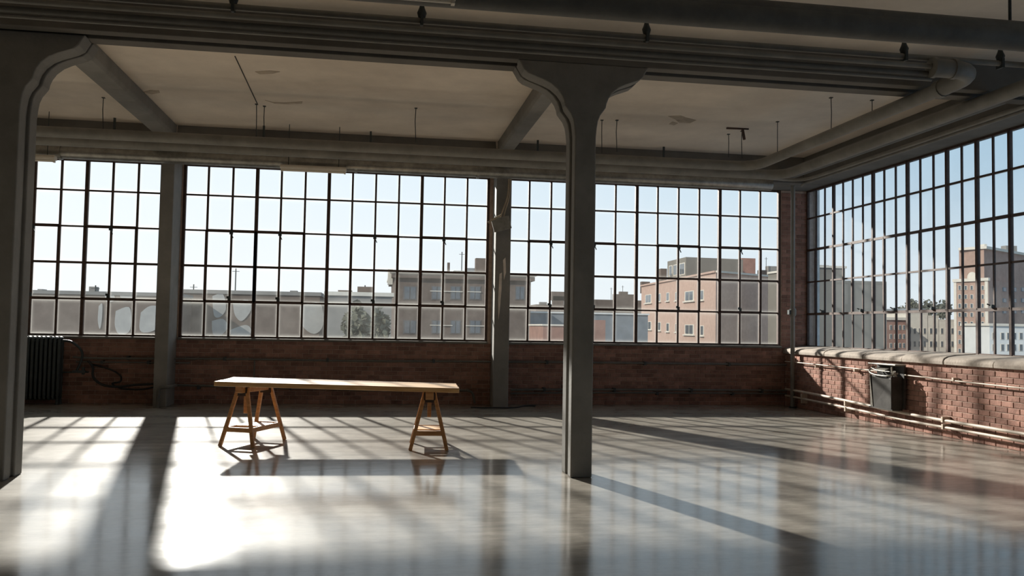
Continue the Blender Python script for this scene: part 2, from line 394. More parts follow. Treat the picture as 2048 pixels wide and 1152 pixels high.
# ---------------------------------------------------------------- columns
CAPL = [(-1.36,6.17),(-1.29,6.06),(-1.22,5.94),(-1.12,5.86),(-.95,5.80),(-.77,5.74),(-.58,5.65),(-.42,5.52),(-.32,5.38),(-.27,5.26),(-.25,5.16),(-.19,5.08),(-.11,4.98),(-.05,4.84),(-.02,4.66),(0,4.45)]
def column(name, xl, xr, y0, label, w_in=.07):
    def prof(ins, ext=0):
        zf = 3.4
        lft = [(xl + p[0] + ins*(.4 if k < 3 else 1), p[1]+zf) for k, p in enumerate(CAPL)]
        rgt = [(xr - p[0]*.92 - ins*(.4 if k < 3 else 1), p[1]+zf) for k, p in enumerate(CAPL)]
        pts = [(xl+ins, 0)] + lft[::-1] + rgt + [(xr-ins, 0)]
        return pts
    e = empty(name, ((xl+xr)/2, y0+.48, 0)); tag(e, label, 'column')
    def slab(nm, ya, yb, ins):
        P = prof(ins); n = len(P)//2
        # strips across so that the concave outline triangulates cleanly
        L_ = P[:n]; R_ = P[n:][::-1]
        m = MB(); vs = []; fs = []
        for (a, c) in zip(L_, R_):
            vs += [(a[0], ya, a[1]), (c[0], ya, c[1]), (c[0], yb, c[1]), (a[0], yb, a[1])]
        for i in range(n-1):
            for k in range(4): fs.append((4*i+k, 4*i+(k+1) % 4, 4*i+4+(k+1) % 4, 4*i+4+k))
        fs += [(3,2,1,0), (4*n-4,4*n-3,4*n-2,4*n-1)]
        return m.add(vs, fs).build(nm, CONC, e, bevel=.012)
    slab('front_leaf', y0, y0+.32, 0); slab('recessed_web', y0+.321, y0+.559, w_in); slab('rear_leaf', y0+.56, y0+.96, 0)
    return e
column('flared_column', 4.45, 4.95, 19.01, 'slender grey column with flared capital standing in mid floor')
column('flared_column', -8.15, -7.62, 19.35, 'large dark column with flared capital cut off by the left edge')

# pilasters on the back wall
def pilaster(x0, x1, label):
    e = empty('pilaster', ((x0+x1)/2, 36.3, 0)); tag(e, label, 'pilaster')
    MB().box(x0, x1, 35.55, 36.1, 0, 10.05).build('face', CONC, e, bevel=.012)
    MB().box(x0+.07, x1-.03, 36.101, 37.10, 0, 10.05).build('shaft', CONC, e, bevel=.01)
    return e
pilaster(-8.66, -8.15, 'grey concrete pilaster between the two left windows')
pil2 = pilaster(4.93, 5.58, 'chipped grey concrete pilaster with the hanging junction box')

# ---------------------------------------------------------------- windows
SECT = [0,3,6,10,13]
VENT = [(1,3),(3,5),(7,9),(10,12)]
pane_full = MB().box(-.5+.03,.5-.03,-.008,.008,0,HR-.07).mesh('pane', Vector((0,0,0)))
topz = ZT - (ZS + 4*HR)
pane_top = MB().box(-.5+.03,.5-.03,-.008,.008,0,topz-.06).mesh('pane', Vector((0,0,0)))
for me_, m_ in ((pane_full, G_BACK), (pane_top, G_BACK)): me_.materials.append(m_)
pane_grime = pane_full.copy(); pane_grime.materials.clear(); pane_grime.materials.append(G_GRIME)
def put(name, mesh, parent, p, rot=None):
    o = bpy.data.objects.new(name, mesh); C.objects.link(o); o.parent = parent
    o.location = (Vector(p) - Vector(parent['off'])) * U
    if rot: o.rotation_euler = rot
    return o
def shared(mb, m): me = mb.mesh('part', Vector((0,0,0))); me.materials.append(m); return me
H = ZT - ZS
vbar = shared(MB().box(-.04,.04,-.06,.04,0,H), STEEL); mull = shared(MB().box(-.068,.068,-.10,.06,0,H), STEEL)
latch = shared(MB().box(-.07,.07,-.14,-.05,-.14,.02).bar((0,-.13,-.1),(.09,-.15,-.30),.035,.035,(0,1,0)), IRON)
stay = shared(MB().box(-.06,.06,-.13,-.05,0,.14).box(-.11,.02,-.12,-.07,.08,.18), IRON)
for w, x0 in enumerate(WX):
    e = empty('window_%d' % (w+1), (x0+6.5, GY, ZS))
    tag(e, ['steel-framed factory window partly hidden by the left column','steel-framed factory window behind the trestle table, between both pilasters','steel-framed factory window nearest the brick corner, crossed by the slender column'][w], 'window', kind='structure')
    for i in range(14):
        if i in SECT: put('mullion', mull, e, (x0+min(max(i,.05),12.95), GY, ZS))
        else: put('glazing_bar', vbar, e, (x0+i, GY, ZS))
    for r in range(6):
        z = ZS + r*HR if r < 5 else ZT-.03
        t = .032 if r not in (2, 5, 0) else .045
        MB().box(x0, x0+13, GY-.05, GY+.035, z-t, z+t).build('glazing_bar', STEEL, e)
    for (a, c) in VENT:
        m = MB(); za, zb = ZS+HR, ZS+3*HR; xa, xb = x0+a, x0+c; d = .058
        m.box(xa-.02, xb+.02, GY-.11, GY-.03, za-d, za+d).box(xa-.02, xb+.02, GY-.11, GY-.03, zb-d, zb+d)
        m.box(xa-.055, xa+.055, GY-.11, GY-.03, za, zb).box(xb-.055, xb+.055, GY-.11, GY-.03, za, zb)
        m.build('vent_frame', STEEL, e)
        put('latch', latch, e, (x0+(a+c)/2, GY, zb)); put('stay', stay, e, (x0+(a+c)/2, GY, za+.05))
    for i in range(13):
        for r in range(5):
            me_ = pane_top if r == 4 else (pane_grime if r == 0 or (r == 1 and random.random() < .45) else pane_full)
            put('pane', me_, e, (x0+i+.5, GY, ZS + r*HR + .035))
# side windows (right wall): the one in view and its twin nearer than the camera sees
WR = .7605; Y0 = 36.35; ZSR = 2.76
HRR = ZT - ZSR
pr_full = MB().box(-.008,.008,-WR/2+.028,WR/2-.028,0,HR-.07).mesh('pane', Vector((0,0,0))); pr_full.materials.append(G_RIGHT)
pr_top = MB().box(-.008,.008,-WR/2+.028,WR/2-.028,0,ZT-ZSR-4*HR-.06).mesh('pane', Vector((0,0,0))); pr_top.materials.append(G_RIGHT)
vbr = shared(MB().box(-.035,.03,-.030,.030,0,HRR), STEEL); mur = shared(MB().box(-.07,.05,-.052,.052,0,HRR), STEEL)
def side_window(name, label, y_start, n, thick, vents):
    e4 = empty(name, (XR, y_start - n*WR/2, ZSR)); tag(e4, label, 'window', kind='structure')
    yend = y_start - n*WR
    for i in range(n+1):
        yy = y_start - i*WR
        put('mullion' if i in thick else 'glazing_bar', mur if i in thick else vbr, e4, (XR, yy, ZSR))
    for r in range(6):
        z = ZSR + r*HR if r < 5 else ZT-.03
        t = .034 if r not in (1, 3) else .048
        MB().box(XR-.055, XR+.035, yend, y_start, z-t, z+t).build('glazing_bar', STEEL, e4)
    for a in vents:
        m = MB(); za, zb = ZSR+HR, ZSR+3*HR; ya, yb = y_start-(a+2)*WR, y_start-a*WR; d = .055
        m.box(XR-.075, XR-.03, ya, yb, za-d, za+d).box(XR-.075, XR-.03, ya, yb, zb-d, zb+d)
        m.box(XR-.075, XR-.03, ya-.04, ya+.04, za, zb).box(XR-.075, XR-.03, yb-.04, yb+.04, za, zb)
        m.build('vent_frame', STEEL, e4)
        ym = (ya+yb)/2
        MB().box(XR-.16, XR-.06, ym-.05, ym+.05, za+.04, za+.16).bar((XR-.12,ym,za+.12),(XR-.2,ym+.1,za+.18),.04,.04).build('stay', IRON, e4)
    for i in range(n):
        for r in range(5):
            put('pane', pr_top if r == 4 else pr_full, e4, (XR, y_start-(i+.5)*WR, ZSR + r*HR + .035))
    return yend
ye = side_window('window_4', 'tall steel-framed factory window along the sunlit right wall', Y0+WR, 22, (0,3,7,10,13,15,17,20,22), (1,5,8,11,15,18))
YP = ye - 1.6
side_window('window_5', 'second steel-framed side window, nearer than the girder', YP, 33, (0,3,7,10,13,16,20,23,26,30,33), (1,5,8,11,14,18,21,24,28))
o = MB().box(BF+.02, 20.3, YP+.02, ye-.02, 2.77, ZT+.02).build('trim_8', CONC_B); tag(o, 'plain concrete pier between the two side windows at the girder', 'pier', kind='structure')
o = MB().box(BF+.02, 20.3, YF, YP-33*WR-.02, 2.77, ZT+.02).build('trim_9', CONC_B); tag(o, 'plain concrete pier at the near end of the side windows', 'pier', kind='structure')

# ================================================================= OVERHEAD PIPES
def pipe(name, pts, r, m, label, n=12, cat='pipe', group=None, extra=None):
    mid = Vector(pts[len(pts)//2])
    if extra:
        e = empty(name, mid); MB().tube(pts, r, n).build('run', m, e); extra(e)
        return tag(e, label, cat, group)
    o = MB().tube(pts, r, n).build(name, m); return tag(o, label, cat, group)
def bend(path, R, n=8):      # round the corners of a polyline
    P = [Vector(p) for p in path]; out = [P[0]]
    for i in range(1, len(P)-1):
        a = (P[i-1]-P[i]).normalized(); c = (P[i+1]-P[i]).normalized()
        s, t = P[i]+a*R, P[i]+c*R
        for k in range(n+1):
            q = k/n; out.append(s*(1-q)**2 + P[i]*2*q*(1-q) + t*q*q)
    out.append(P[-1]); return out
zf = 3.4
# bundle in front of the girder: (y, z centre, radius)
BUN = [(17.32,6.282+zf,.067,'PIPE'),(17.20,6.059+zf,.061,'PIPE'),(17.35,5.933+zf,.067,'PIPE_D'),(17.41,5.824+zf,.042,'PIPE')]
BL_ = ['uppermost pipe of the bundle along the main girder','second pipe from the top of the bundle along the main girder','dark third pipe of the bundle along the main girder','thin lowest pipe of the bundle along the main girder']
def hangers(y, z, r):
    def f(e):
        for px_ in (465, 843, 1293, 1808, 2000):
            x = at(px_, 60, y).x
            if x > 18.5: continue
            MB().tube([(x,y,z-r*.2),(x,y,ZF+.02)], .022, 6).build('hanger_rod', IRON, e)
            MB().tube([(x,y,z+r*.9),(x,y,z+r+.10),(x,y,z+r+.2),(x,y,z+r+.32)], [.07,.10,.06,.03], 8).box(x-.03,x+.03,y-r-.04,y+r+.04,z-r-.05,z+r+.03).build('clamp', IRON, e)
    return f
pipe('ceiling_pipe', [(XL+.02,BUN[0][0],BUN[0][1]),(BF-.02,BUN[0][0],BUN[0][1])], BUN[0][2], PIPE, BL_[0], extra=hangers(BUN[0][0],BUN[0][1],BUN[0][2]))
pipe('ceiling_pipe', [(XL+.02,BUN[2][0],BUN[2][1]),(12.6,BUN[2][0],BUN[2][1])], BUN[2][2], PIPE_D, BL_[2])
pipe('ceiling_pipe', [(XL+.02,BUN[3][0],BUN[3][1]),(12.4,BUN[3][0],BUN[3][1])], BUN[3][2], PIPE, BL_[3])
# the second pipe swells into a thick elbow and runs back beside the right wall, then along the back wall
ZA = 5.95+zf
def elbow_band(e):
    MB().tube(bend([(12.3,17.2,6.03+zf),(13.45,17.2,6.02+zf),(13.36,18.4,ZA)], .7, 8), .205, 14).build('elbow', PIPE, e)
    for x in (12.3, 12.8): MB().tube([(x-.05,17.2,6.03+zf),(x+.05,17.2,6.03+zf)], .23, 14).build('collar', PIPE, e)
    MB().tube([(13.36,18.3,ZA),(13.36,18.5,ZA)], .225, 14).build('collar', PIPE, e)
A_pts = bend([(13.36,18.2,ZA),(13.36,28.65,ZA),(XL+.02,28.65,ZA)], .9, 8)
pipe('insulated_pipe', A_pts, .172, PIPE, 'thick grey pipe running back from the elbow and left along the back windows', n=14, extra=elbow_band)
pipe('ceiling_pipe', [(XL+.02,BUN[1][0],BUN[1][1]),(12.24,BUN[1][0],BUN[1][1])], BUN[1][2], PIPE, BL_[1])
B_pts = bend([(15.15,16.4,ZF-.03),(15.15,16.4,ZA),(15.15,30.0,ZA),(XL+.02,30.0,ZA)], .9, 10)
pipe('insulated_pipe', B_pts, .18, PIPE, 'thick grey pipe beside the side windows curving round above the back windows', n=14)
pipe('ceiling_duct', [(17.75,21.5,6.95+zf),(17.75,35.1,6.95+zf)], .26, PIPE_D, 'dark round duct close to the beam over the side windows', n=16)
D_pts = bend([(16.45,16.0,ZF-.03),(16.45,16.0,ZA),(16.45,30.95,ZA),(13.7,30.95,ZA+.1)], .9, 8)
pipe('ceiling_conduit', D_pts, .063, PIPE, 'thin shiny conduit bending under the corner by the side windows')
pipe('ceiling_conduit', [(18.66,20.1,6.62+zf),(18.66,35.0,6.62+zf),(18.66,35.22,6.55+zf)], .06, PIPE, 'thin conduit hugging the beam over the side windows')
# duct over the back windows, collars, up to the middle column
def collars(e):
    for x in (-12.1, -.95, 4.0): MB().tube([(x-.05,34.6,6.42+zf),(x+.05,34.6,6.42+zf)], .30, 18).build('seam_collar', GALV, e)
    for x in (-14, -10.2, -4.6, -.4, 6.5, 12): MB().box(x-.04,x+.04,34.57,34.63,6.6+zf,ZC).build('hanger_strap', IRON, e)
pipe('round_duct', [(XL+.02,34.6,6.42+zf),(16.9,34.6,6.42+zf)], .26, GALV, 'galvanised round duct running above the back windows', n=18, cat='duct', extra=collars)
# big pipe close overhead
def brods(e):
    for x in (11.6, 12.05):
        MB().tube([(x,14,5.7+zf),(x,14,ZF+.02)], .03, 6).build('hanger_rod', IRON, e)
    for x in (-4, 4.0): MB().tube([(x,14,5.7+zf),(x,14,ZF+.02)], .03, 6).build('hanger_rod', IRON, e)
    MB().tube([(-16,14.0,5.58+zf),(18.4,14.0,5.58+zf)], .235, 18).build('lower_jacket', PIPE_D, e)
pipe('overhead_main', [(-16,14.04,5.68+zf),(18.6,14.04,5.68+zf)], .235, PIPE_D, 'big dark overhead main crossing the top right of the room', n=18, extra=brods)

# strip lights
def strip_light(x0, x1, y, z, w, h, label, drop):
    e = empty('strip_light', ((x0+x1)/2, y, z)); tag(e, label, 'light')
    MB().prism([(y-w/2,z),(y+w/2,z),(y+w/2,z+h*.5),(y+w*.3,z+h),(y-w*.3,z+h),(y-w/2,z+h*.5)], 'x', x0, x1).build('housing', ENAMEL, e, bevel=.006)
    MB().tube([(x0+.05,y,z-.035),(x1-.05,y,z-.035)], .05, 10).build('tube', ENAMEL, e)
    for x in (x0+.02, x1-.08): MB().box(x, x+.06, y-.06, y+.06, z-.1, z+.02).build('lamp_holder', ENAMEL, e)
    for x in (x0+.3, x1-.3): MB().tube([(x,y,z+h-.01),(x,y,drop)], .015, 6).build('hanger_rod', IRON, e)
strip_light(-3.86, -1.32, 34.12, 6.07+zf, .36, .16, 'white strip light hung under the duct above the table', ZC+.01)
strip_light(-15.2, -12.1, 34.12, 6.02+zf, .36, .16, 'white strip light under the duct beside the left column', ZC+.01)
strip_light(-3.2, 1.16, 13.6, 5.34+zf, .34, .2, 'cream strip light at the top edge in front of the big main', ZF+.01)

# hanger rods in the ceiling
RODS = [(207,195,245),(513,208,258),(529,212,258),(832,216,269),(1204,240,291),(1234,240,288),(1457,268,300),(1484,262,302),(1555,243,304),(1662,195,258),(1744,200,222)]
zc = ZC - zf
for (px_, pt, pb) in RODS:
    d = ray(px_, pt); q = d * (zc / d.z); lo = at(px_, pb, q.y)
    j = random.uniform(-.03,.03)
    MB().tube([(q.x,q.y,ZC+.01),(q.x+j,q.y,(ZC+lo.z)/2),(lo.x,lo.y,lo.z-.3)], .015, 6).box(q.x-.05,q.x+.05,q.y-.05,q.y+.05,ZC-.025,ZC+.01).build('hanger_rod', IRON, ceil)
# rusty bracket stub
d = ray(1480,256); q = d*(zc/d.z)
MB().bar((q.x-.55,q.y,ZC-.04),(q.x+.35,q.y,ZC-.02),.06,.06).bar((q.x+.1,q.y,ZC-.03),(q.x+.18,q.y,ZC-.45),.08,.08,(0,1,0)).build('bracket', STEEL, ceil)
# crack strip (surface conduit) on ceiling plaster
d = ray(470,112); q1 = d*(zc/d.z); d = ray(515,208); q2 = d*(zc/d.z)
MB().tube([(q1.x,q1.y,ZC-.01),(q2.x,q2.y,ZC-.01)], .018, 6).build('surface_wire', CABLE, ceil)

# peeling flakes on the ceiling, bare plaster where the cross beams land
FLAKE = mat('peeled ceiling patch', (.50,.42,.33), .95, var=.35, scale=6, bump=.3)
BARE = mat('bare pale plaster', (.72,.64,.56), .95, var=.2, scale=8, bump=.4)
def flake(pts):
    q = []
    for (x, y_) in pts:
        d = ray(x, y_); v = d*(zc/d.z); q.append(Vector((v.x, v.y, ZC)))
    MB().hexa([v - Vector((0,0,.012)) for v in q], [v + Vector((0,0,.01)) for v in q]).build('paint_flake', FLAKE, ceil)
flake([(530,200),(545,204),(570,205),(605,203),(604,207),(575,208),(550,207)])
flake([(1336,232),(1362,231),(1372,235),(1392,240),(1380,246),(1358,245),(1350,238)])
flake([(1345,243),(1356,246),(1348,250),(1338,248)])
flake([(286,184),(300,180),(318,181),(320,185),(304,188)])
flake([(510,143),(540,141),(560,143),(545,147),(520,148)])
def bare(parent, pts, y_, nm='bare_plaster'):
    q = [at(x, p, y_) for x, p in pts]
    MB().hexa(q, [v + Vector((0,.04,0)) for v in q]).build(nm, BARE, parent)
lint = bpy.data.objects['trim_6']
bare(lint, [(337,243),(347,241),(356,245),(354,268),(340,269)], 35.285)
bare(lint, [(991,277),(1002,274),(1004,285),(1003,297),(993,297)], 35.285)

# ================================================================= WALL PIPES
def clips(xs, y, z, r):
    def f(e):
        for x in xs: MB().box(x-.05,x+.05,y-r-.03,YB+.02,z-r-.03,z+r+.03).build('clip', IRON, e)
    return f
zp = 1.88
pipe('wall_pipe', smooth_path([(-12.1,36.85,1.9),(-11,36.85,1.86),(-6,36.9,zp),(-1,36.9,zp-.02),(4,36.9,zp),(10,36.9,zp+.01),(18.8,36.9,zp)],6), .045, PIPE_D, 'upper dark conduit running along the low brick wall', extra=clips((-10,-6.2,-2,2.5,7.5,12,16),36.9,zp,.045))
pipe('wall_pipe', [(-12.0,36.9,1.70),(-7.6,36.9,1.70),(-7.6,36.95,1.72)], .035, PIPE_D, 'short lower twin conduit beside the radiator pipes', extra=clips((-11,-9.2),36.9,1.70,.035))
pipe('wall_pipe', smooth_path([(-8.03,36.9,.78),(-5,36.9,.72),(0,36.9,.62),(3.6,36.9,.63),(4.0,36.7,.63),(4.2,36.7,.5),(4.3,36.7,.08)],6), .05, PIPE_D, 'low steam pipe behind the table turning down at the chipped pilaster', extra=clips((-7.2,-3.5,1.5),36.9,.7,.05))
pipe('wall_pipe', smooth_path([(5.9,36.9,.66),(8,36.9,.68),(12,36.9,.70),(18.9,36.9,.70)],6), .05, PIPE_D, 'upper of the two low pipes right of the chipped pilaster', extra=clips((7.4,10.6,14.2,17.6),36.9,.69,.05))
pipe('wall_pipe', smooth_path([(5.9,36.93,.50),(9,36.93,.55),(14,36.93,.56),(18.9,36.93,.56)],6), .04, PIPE_D, 'lower of the two low pipes right of the chipped pilaster', extra=clips((8.4,12.6,16.2),36.93,.54,.04))
pipe('wall_pipe', [(-5.0,36.95,1.84),(-5.0,36.95,.78)], .03, PIPE_D, 'short upright conduit on the bricks left of the table')
# corner riser
def riser(e):
    MB().tube([(18.6,35.9,4.12),(18.6,35.9,4.2),(18.6,35.9,4.4),(18.6,35.9,4.48)], [.12,.16,.16,.12], 12).build('coupling', PIPE, e)
    MB().box(18.38,18.52,35.8,36.0,4.2,4.4).build('valve', IRON, e)
    MB().tube([(18.6,35.9,0.0),(18.6,35.9,.06)], .17, 14).build('floor_flange', IRON, e)
pipe('riser_pipe', [(18.6,35.9,0),(18.6,35.9,ZT+.05)], .095, PIPE, 'grey vertical riser pipe in the brick corner', extra=riser)
# right wall pipes
def rclips(ys, x, z, r):
    def f(e):
        for y_ in ys: MB().box(x-r-.02,BF+.02,y_-.04,y_+.04,z-r-.03,z+r+.03).build('clip', PIPE_L, e)
    return f
pipe('wall_pipe', smooth_path([(18.62,13.2,.56),(18.62,22,.57),(18.62,27,.58),(18.62,30,.66),(18.62,33.3,.75),(18.62,36.6,.80)],6), .055, PIPE_L, 'upper cream pipe low along the sunlit brick wall', extra=rclips((16,21,25.6,31.5,35),18.62,.6,.065))
pipe('wall_pipe', smooth_path([(18.62,13.2,.34),(18.62,22,.35),(18.62,27,.35),(18.62,30,.40),(18.62,33.3,.46),(18.62,36.6,.50)],6), .046, PIPE_L, 'lower cream pipe just above the floor along the sunlit brick wall', extra=rclips((16,21,25.6,31.5,35),18.62,.37,.055))
pipe('wall_conduit', smooth_path([(18.69,13.2,1.84),(18.69,22,1.88),(18.69,27,1.93),(18.69,30,2.0),(18.69,34.8,2.04),(18.69,36.8,2.05)],6), .025, PIPE_L, 'thin pale wire run below the sill of the side windows', extra=rclips((17,21.5,25.2,31,34),18.69,1.95,.025))

# ================================================================= RADIATOR
rad = empty('radiator', (-13.9, 36.65, 0)); tag(rad, 'black cast-iron column radiator by the left column', 'radiator')
sec = MB()
for dy in (-.17, .17):
    sec.tube([(0,dy,0),(0,dy,.25),(0,dy,2.2),(0,dy,2.40)], [.05,.062,.062,.05], 8)
sec.tube(smooth_path([(0,-.17,2.34),(0,-.1,2.42),(0,.1,2.42),(0,.17,2.34)],4), .06, 8); sec.tube(smooth_path([(0,-.17,.06),(0,-.1,0),(0,.1,0),(0,.17,.06)],4), .06, 8)
sec.box(-.03,.03,-.17,.17,.1,2.3)
secm = shared(sec, IRON)
n_s = 17
for k in range(n_s):
    put('section', secm, rad, (-15.15 + k*.165, 36.65, .24))
for x in (-15.15, -12.51):
    for dy in (-.17,.17): MB().tube([(x,36.65+dy,0),(x,36.65+dy,.28)], [.07,.045], 8).build('foot', IRON, rad)
for z in (.34, 2.52): MB().tube([(-15.2,36.65,z),(-12.46,36.65,z)], .05, 8).build('header', IRON, rad)
MB().tube(smooth_path([(-12.5,36.65,2.56),(-12.15,36.65,2.52),(-11.85,36.7,2.3),(-11.72,36.75,2.05),(-11.75,36.75,1.75),(-11.9,36.75,1.35)],6), .05, 8).build('feed_pipe', IRON, rad)
MB().box(-12.05,-11.55,36.66,36.8,1.26,1.36).tube([(-11.65,36.73,1.2),(-11.65,36.73,1.5)], .06, 8).tube([(-11.45,36.73,1.3),(-12.45,36.73,1.28)], .035, 8).build('valve', IRON, rad)
pipe('loose_cable', smooth_path([(-11.5,36.8,1.75),(-11.3,36.75,1.5),(-11.25,36.7,1.1),(-10.9,36.7,.8),(-10.3,36.7,.72),(-9.6,36.7,.80),(-8.9,36.75,.84)],8), .05, CABLE, 'black cable looping down the bricks right of the radiator', cat='cable')
pipe('loose_cable', smooth_path([(-11.4,36.98,1.60),(-10.7,36.98,1.4),(-10.3,36.98,1.15),(-10.3,36.98,.9),(-10.6,36.98,.82),(-10.2,36.98,.62),(-9.4,36.98,.60),(-8.8,36.98,.74)],8), .035, CABLE, 'thinner cable loop hanging beside the thick black one', cat='cable')
pipe('bent_pipe', bend([(-8.03,36.6,.80),(-8.03,35.42,.80),(-8.42,35.42,.78),(-8.44,35.42,0.0)],.12,5), .07, PIPE_D, 'short dark pipe bent down the foot of the left pilaster', cat='pipe')

# ================================================================= JUNCTION BOX ON PILASTER
jb = empty('junction_box', (5.1, 35.4, 7.4)); tag(jb, 'tilted metal junction box hanging off the chipped pilaster', 'junction box')
def tilt(mb, c, a):
    R_ = Matrix.Rotation(a, 3, 'Y'); c = Vector(c); mb.v = [R_ @ (v-c) + c for v in mb.v]; return mb
tilt(MB().box(4.78,5.46,35.2,35.53,7.50,7.98), (5.1,35.4,7.7), -.28).build('box', SHEET, jb, bevel=.01)
tilt(MB().box(4.74,5.50,35.15,35.2,7.46,8.02), (5.1,35.4,7.7), -.28).build('cover', SHEET, jb, bevel=.006)
MB().tube(smooth_path([(4.55,35.25,7.78),(4.8,35.15,7.95),(5.1,35.15,8.12)],5), .04, 8).build('cable_tail', WIRE, jb)
pipe('hanging_cable', smooth_path([(5.42,35.42,10.05),(5.42,35.4,9.4),(5.36,35.38,8.9),(5.2,35.35,8.4),(5.08,35.3,8.05)],8), .032, WIRE, 'beige cable dropping from the beam to the junction box, on the left', cat='cable')
pipe('hanging_cable', smooth_path([(5.50,35.42,10.05),(5.49,35.4,9.4),(5.44,35.38,8.9),(5.30,35.35,8.4),(5.20,35.3,8.0)],8), .028, WIRE, 'beige cable dropping from the beam to the junction box, on the right', cat='cable')
pipe('floor_cable', smooth_path([(4.0,35.5,.03),(4.5,35.35,.03),(5.0,35.28,.04),(5.5,35.3,.03),(5.9,35.5,.03),(6.4,36.2,.03),(6.9,36.3,.03)],6), .03, CABLE, 'black cable lying round the foot of the chipped pilaster', cat='cable')

bare(pil2, [(999,548),(1004,545),(1003,580),(1000,615),(997,640),(996,600)], 35.535, 'plaster_chip')
bare(pil2, [(1006,520),(1011,515),(1012,545),(1008,560)], 35.535, 'plaster_chip')
# ================================================================= WALL BOX ON RIGHT WALL
wb = empty('wall_cabinet', (18.55, 28.6, .66)); tag(wb, 'battered black metal box open at the top on the sunlit brick wall', 'metal box')
ya, yb = 27.9, 29.36
MB().box(18.66,18.735,ya-.1,yb+.1,.72,2.28).build('back_plate', BLACKM, wb)
MB().hexa([(18.26,ya,.70),(18.31,ya,.70),(18.31,yb-.32,.70),(18.26,yb-.32,.70)], [(18.22,ya,1.80),(18.27,ya,1.80),(18.22,yb-.32,1.86),(18.17,yb-.32,1.86)]).build('front_panel', BLACKM, wb, bevel=.006)
MB().hexa([(18.26,yb-.26,.66),(18.30,yb-.26,.66),(18.40,yb+.06,.66),(18.36,yb+.06,.66)], [(18.16,yb-.22,1.86),(18.20,yb-.22,1.86),(18.38,yb+.06,1.98),(18.34,yb+.06,1.98)]).build('side_flap', SHEET, wb, bevel=.006)
MB().box(18.22,18.66,ya,ya+.04,.70,1.86).build('side_panel', BLACKM, wb, bevel=.006)
MB().box(18.35,18.66,yb-.02,yb+.02,.70,1.86).build('side_panel', BLACKM, wb, bevel=.006)
MB().box(18.26,18.66,ya,yb,.66,.705).build('bottom_panel', BLACKM, wb)
MB().tube(smooth_path([(18.5,yb-.05,2.10),(18.3,yb-.02,2.06),(18.15,yb-.25,1.97),(18.12,yb-.6,1.90),(18.15,ya+.35,1.88),(18.22,ya+.1,1.90),(18.5,ya+.02,1.98)],6), .03, 8).build('rim', SHEET, wb)
MB().tube(smooth_path([(18.45,yb-.1,2.16),(18.25,yb-.2,2.13),(18.22,yb-.7,2.05),(18.3,ya+.2,2.04)],6), .022, 8).build('rim', SHEET, wb)
MB().hexa([(18.30,yb-.25,2.06),(18.62,yb-.25,2.16),(18.62,ya+.5,2.16),(18.30,ya+.5,2.05)], [(18.30,yb-.25,2.09),(18.62,yb-.25,2.19),(18.62,ya+.5,2.19),(18.30,ya+.5,2.08)]).build('bent_lid', SHEET, wb)
MB().box(18.30,18.735,ya-.12,yb+.12,2.26,2.31).build('top_flange', SHEET, wb, bevel=.006)
MB().tube([(18.4,ya+.22,1.8),(18.4,ya+.22,2.22)], .035, 8).build('bolt', SHEET, wb)
MB().tube([(18.45,ya+.08,1.86),(18.35,ya+.02,2.05)], .06, 10).build('bolt', SHEET, wb)

# ================================================================= TRESTLE TABLE
ang = math.radians(-4.5); ca, sa = math.cos(ang), math.sin(ang)
TC = Vector((-.90, 24.5, 0))
TILT = -.017     # the top runs slightly downhill to the right
def T(u, v, z): return Vector((TC.x + u*ca - v*sa, TC.y + u*sa + v*ca, z))
def top(u, v, z): return T(u, v, z + u*TILT)
tt = empty('table_top', (TC.x, TC.y, 1.63)); tag(tt, 'long honey-coloured plank table top lying on the two trestles', 'table top')
for k in range(3):
    v0, v1 = -1.0 + k*.6667 + .003, -1.0 + (k+1)*.6667 - .003
    a_, b_ = -3.28 + (.0,.04,.02)[k], 3.28 + (.0,-.03,-.05)[k]
    MB().hexa([top(a_,v0,1.637),top(b_,v0,1.637),top(b_,v1,1.637),top(a_,v1,1.637)], [top(a_,v0,1.763),top(b_,v0,1.763),top(b_,v1,1.763),top(a_,v1,1.763)]).build('plank', WOOD, tt, bevel=.006)
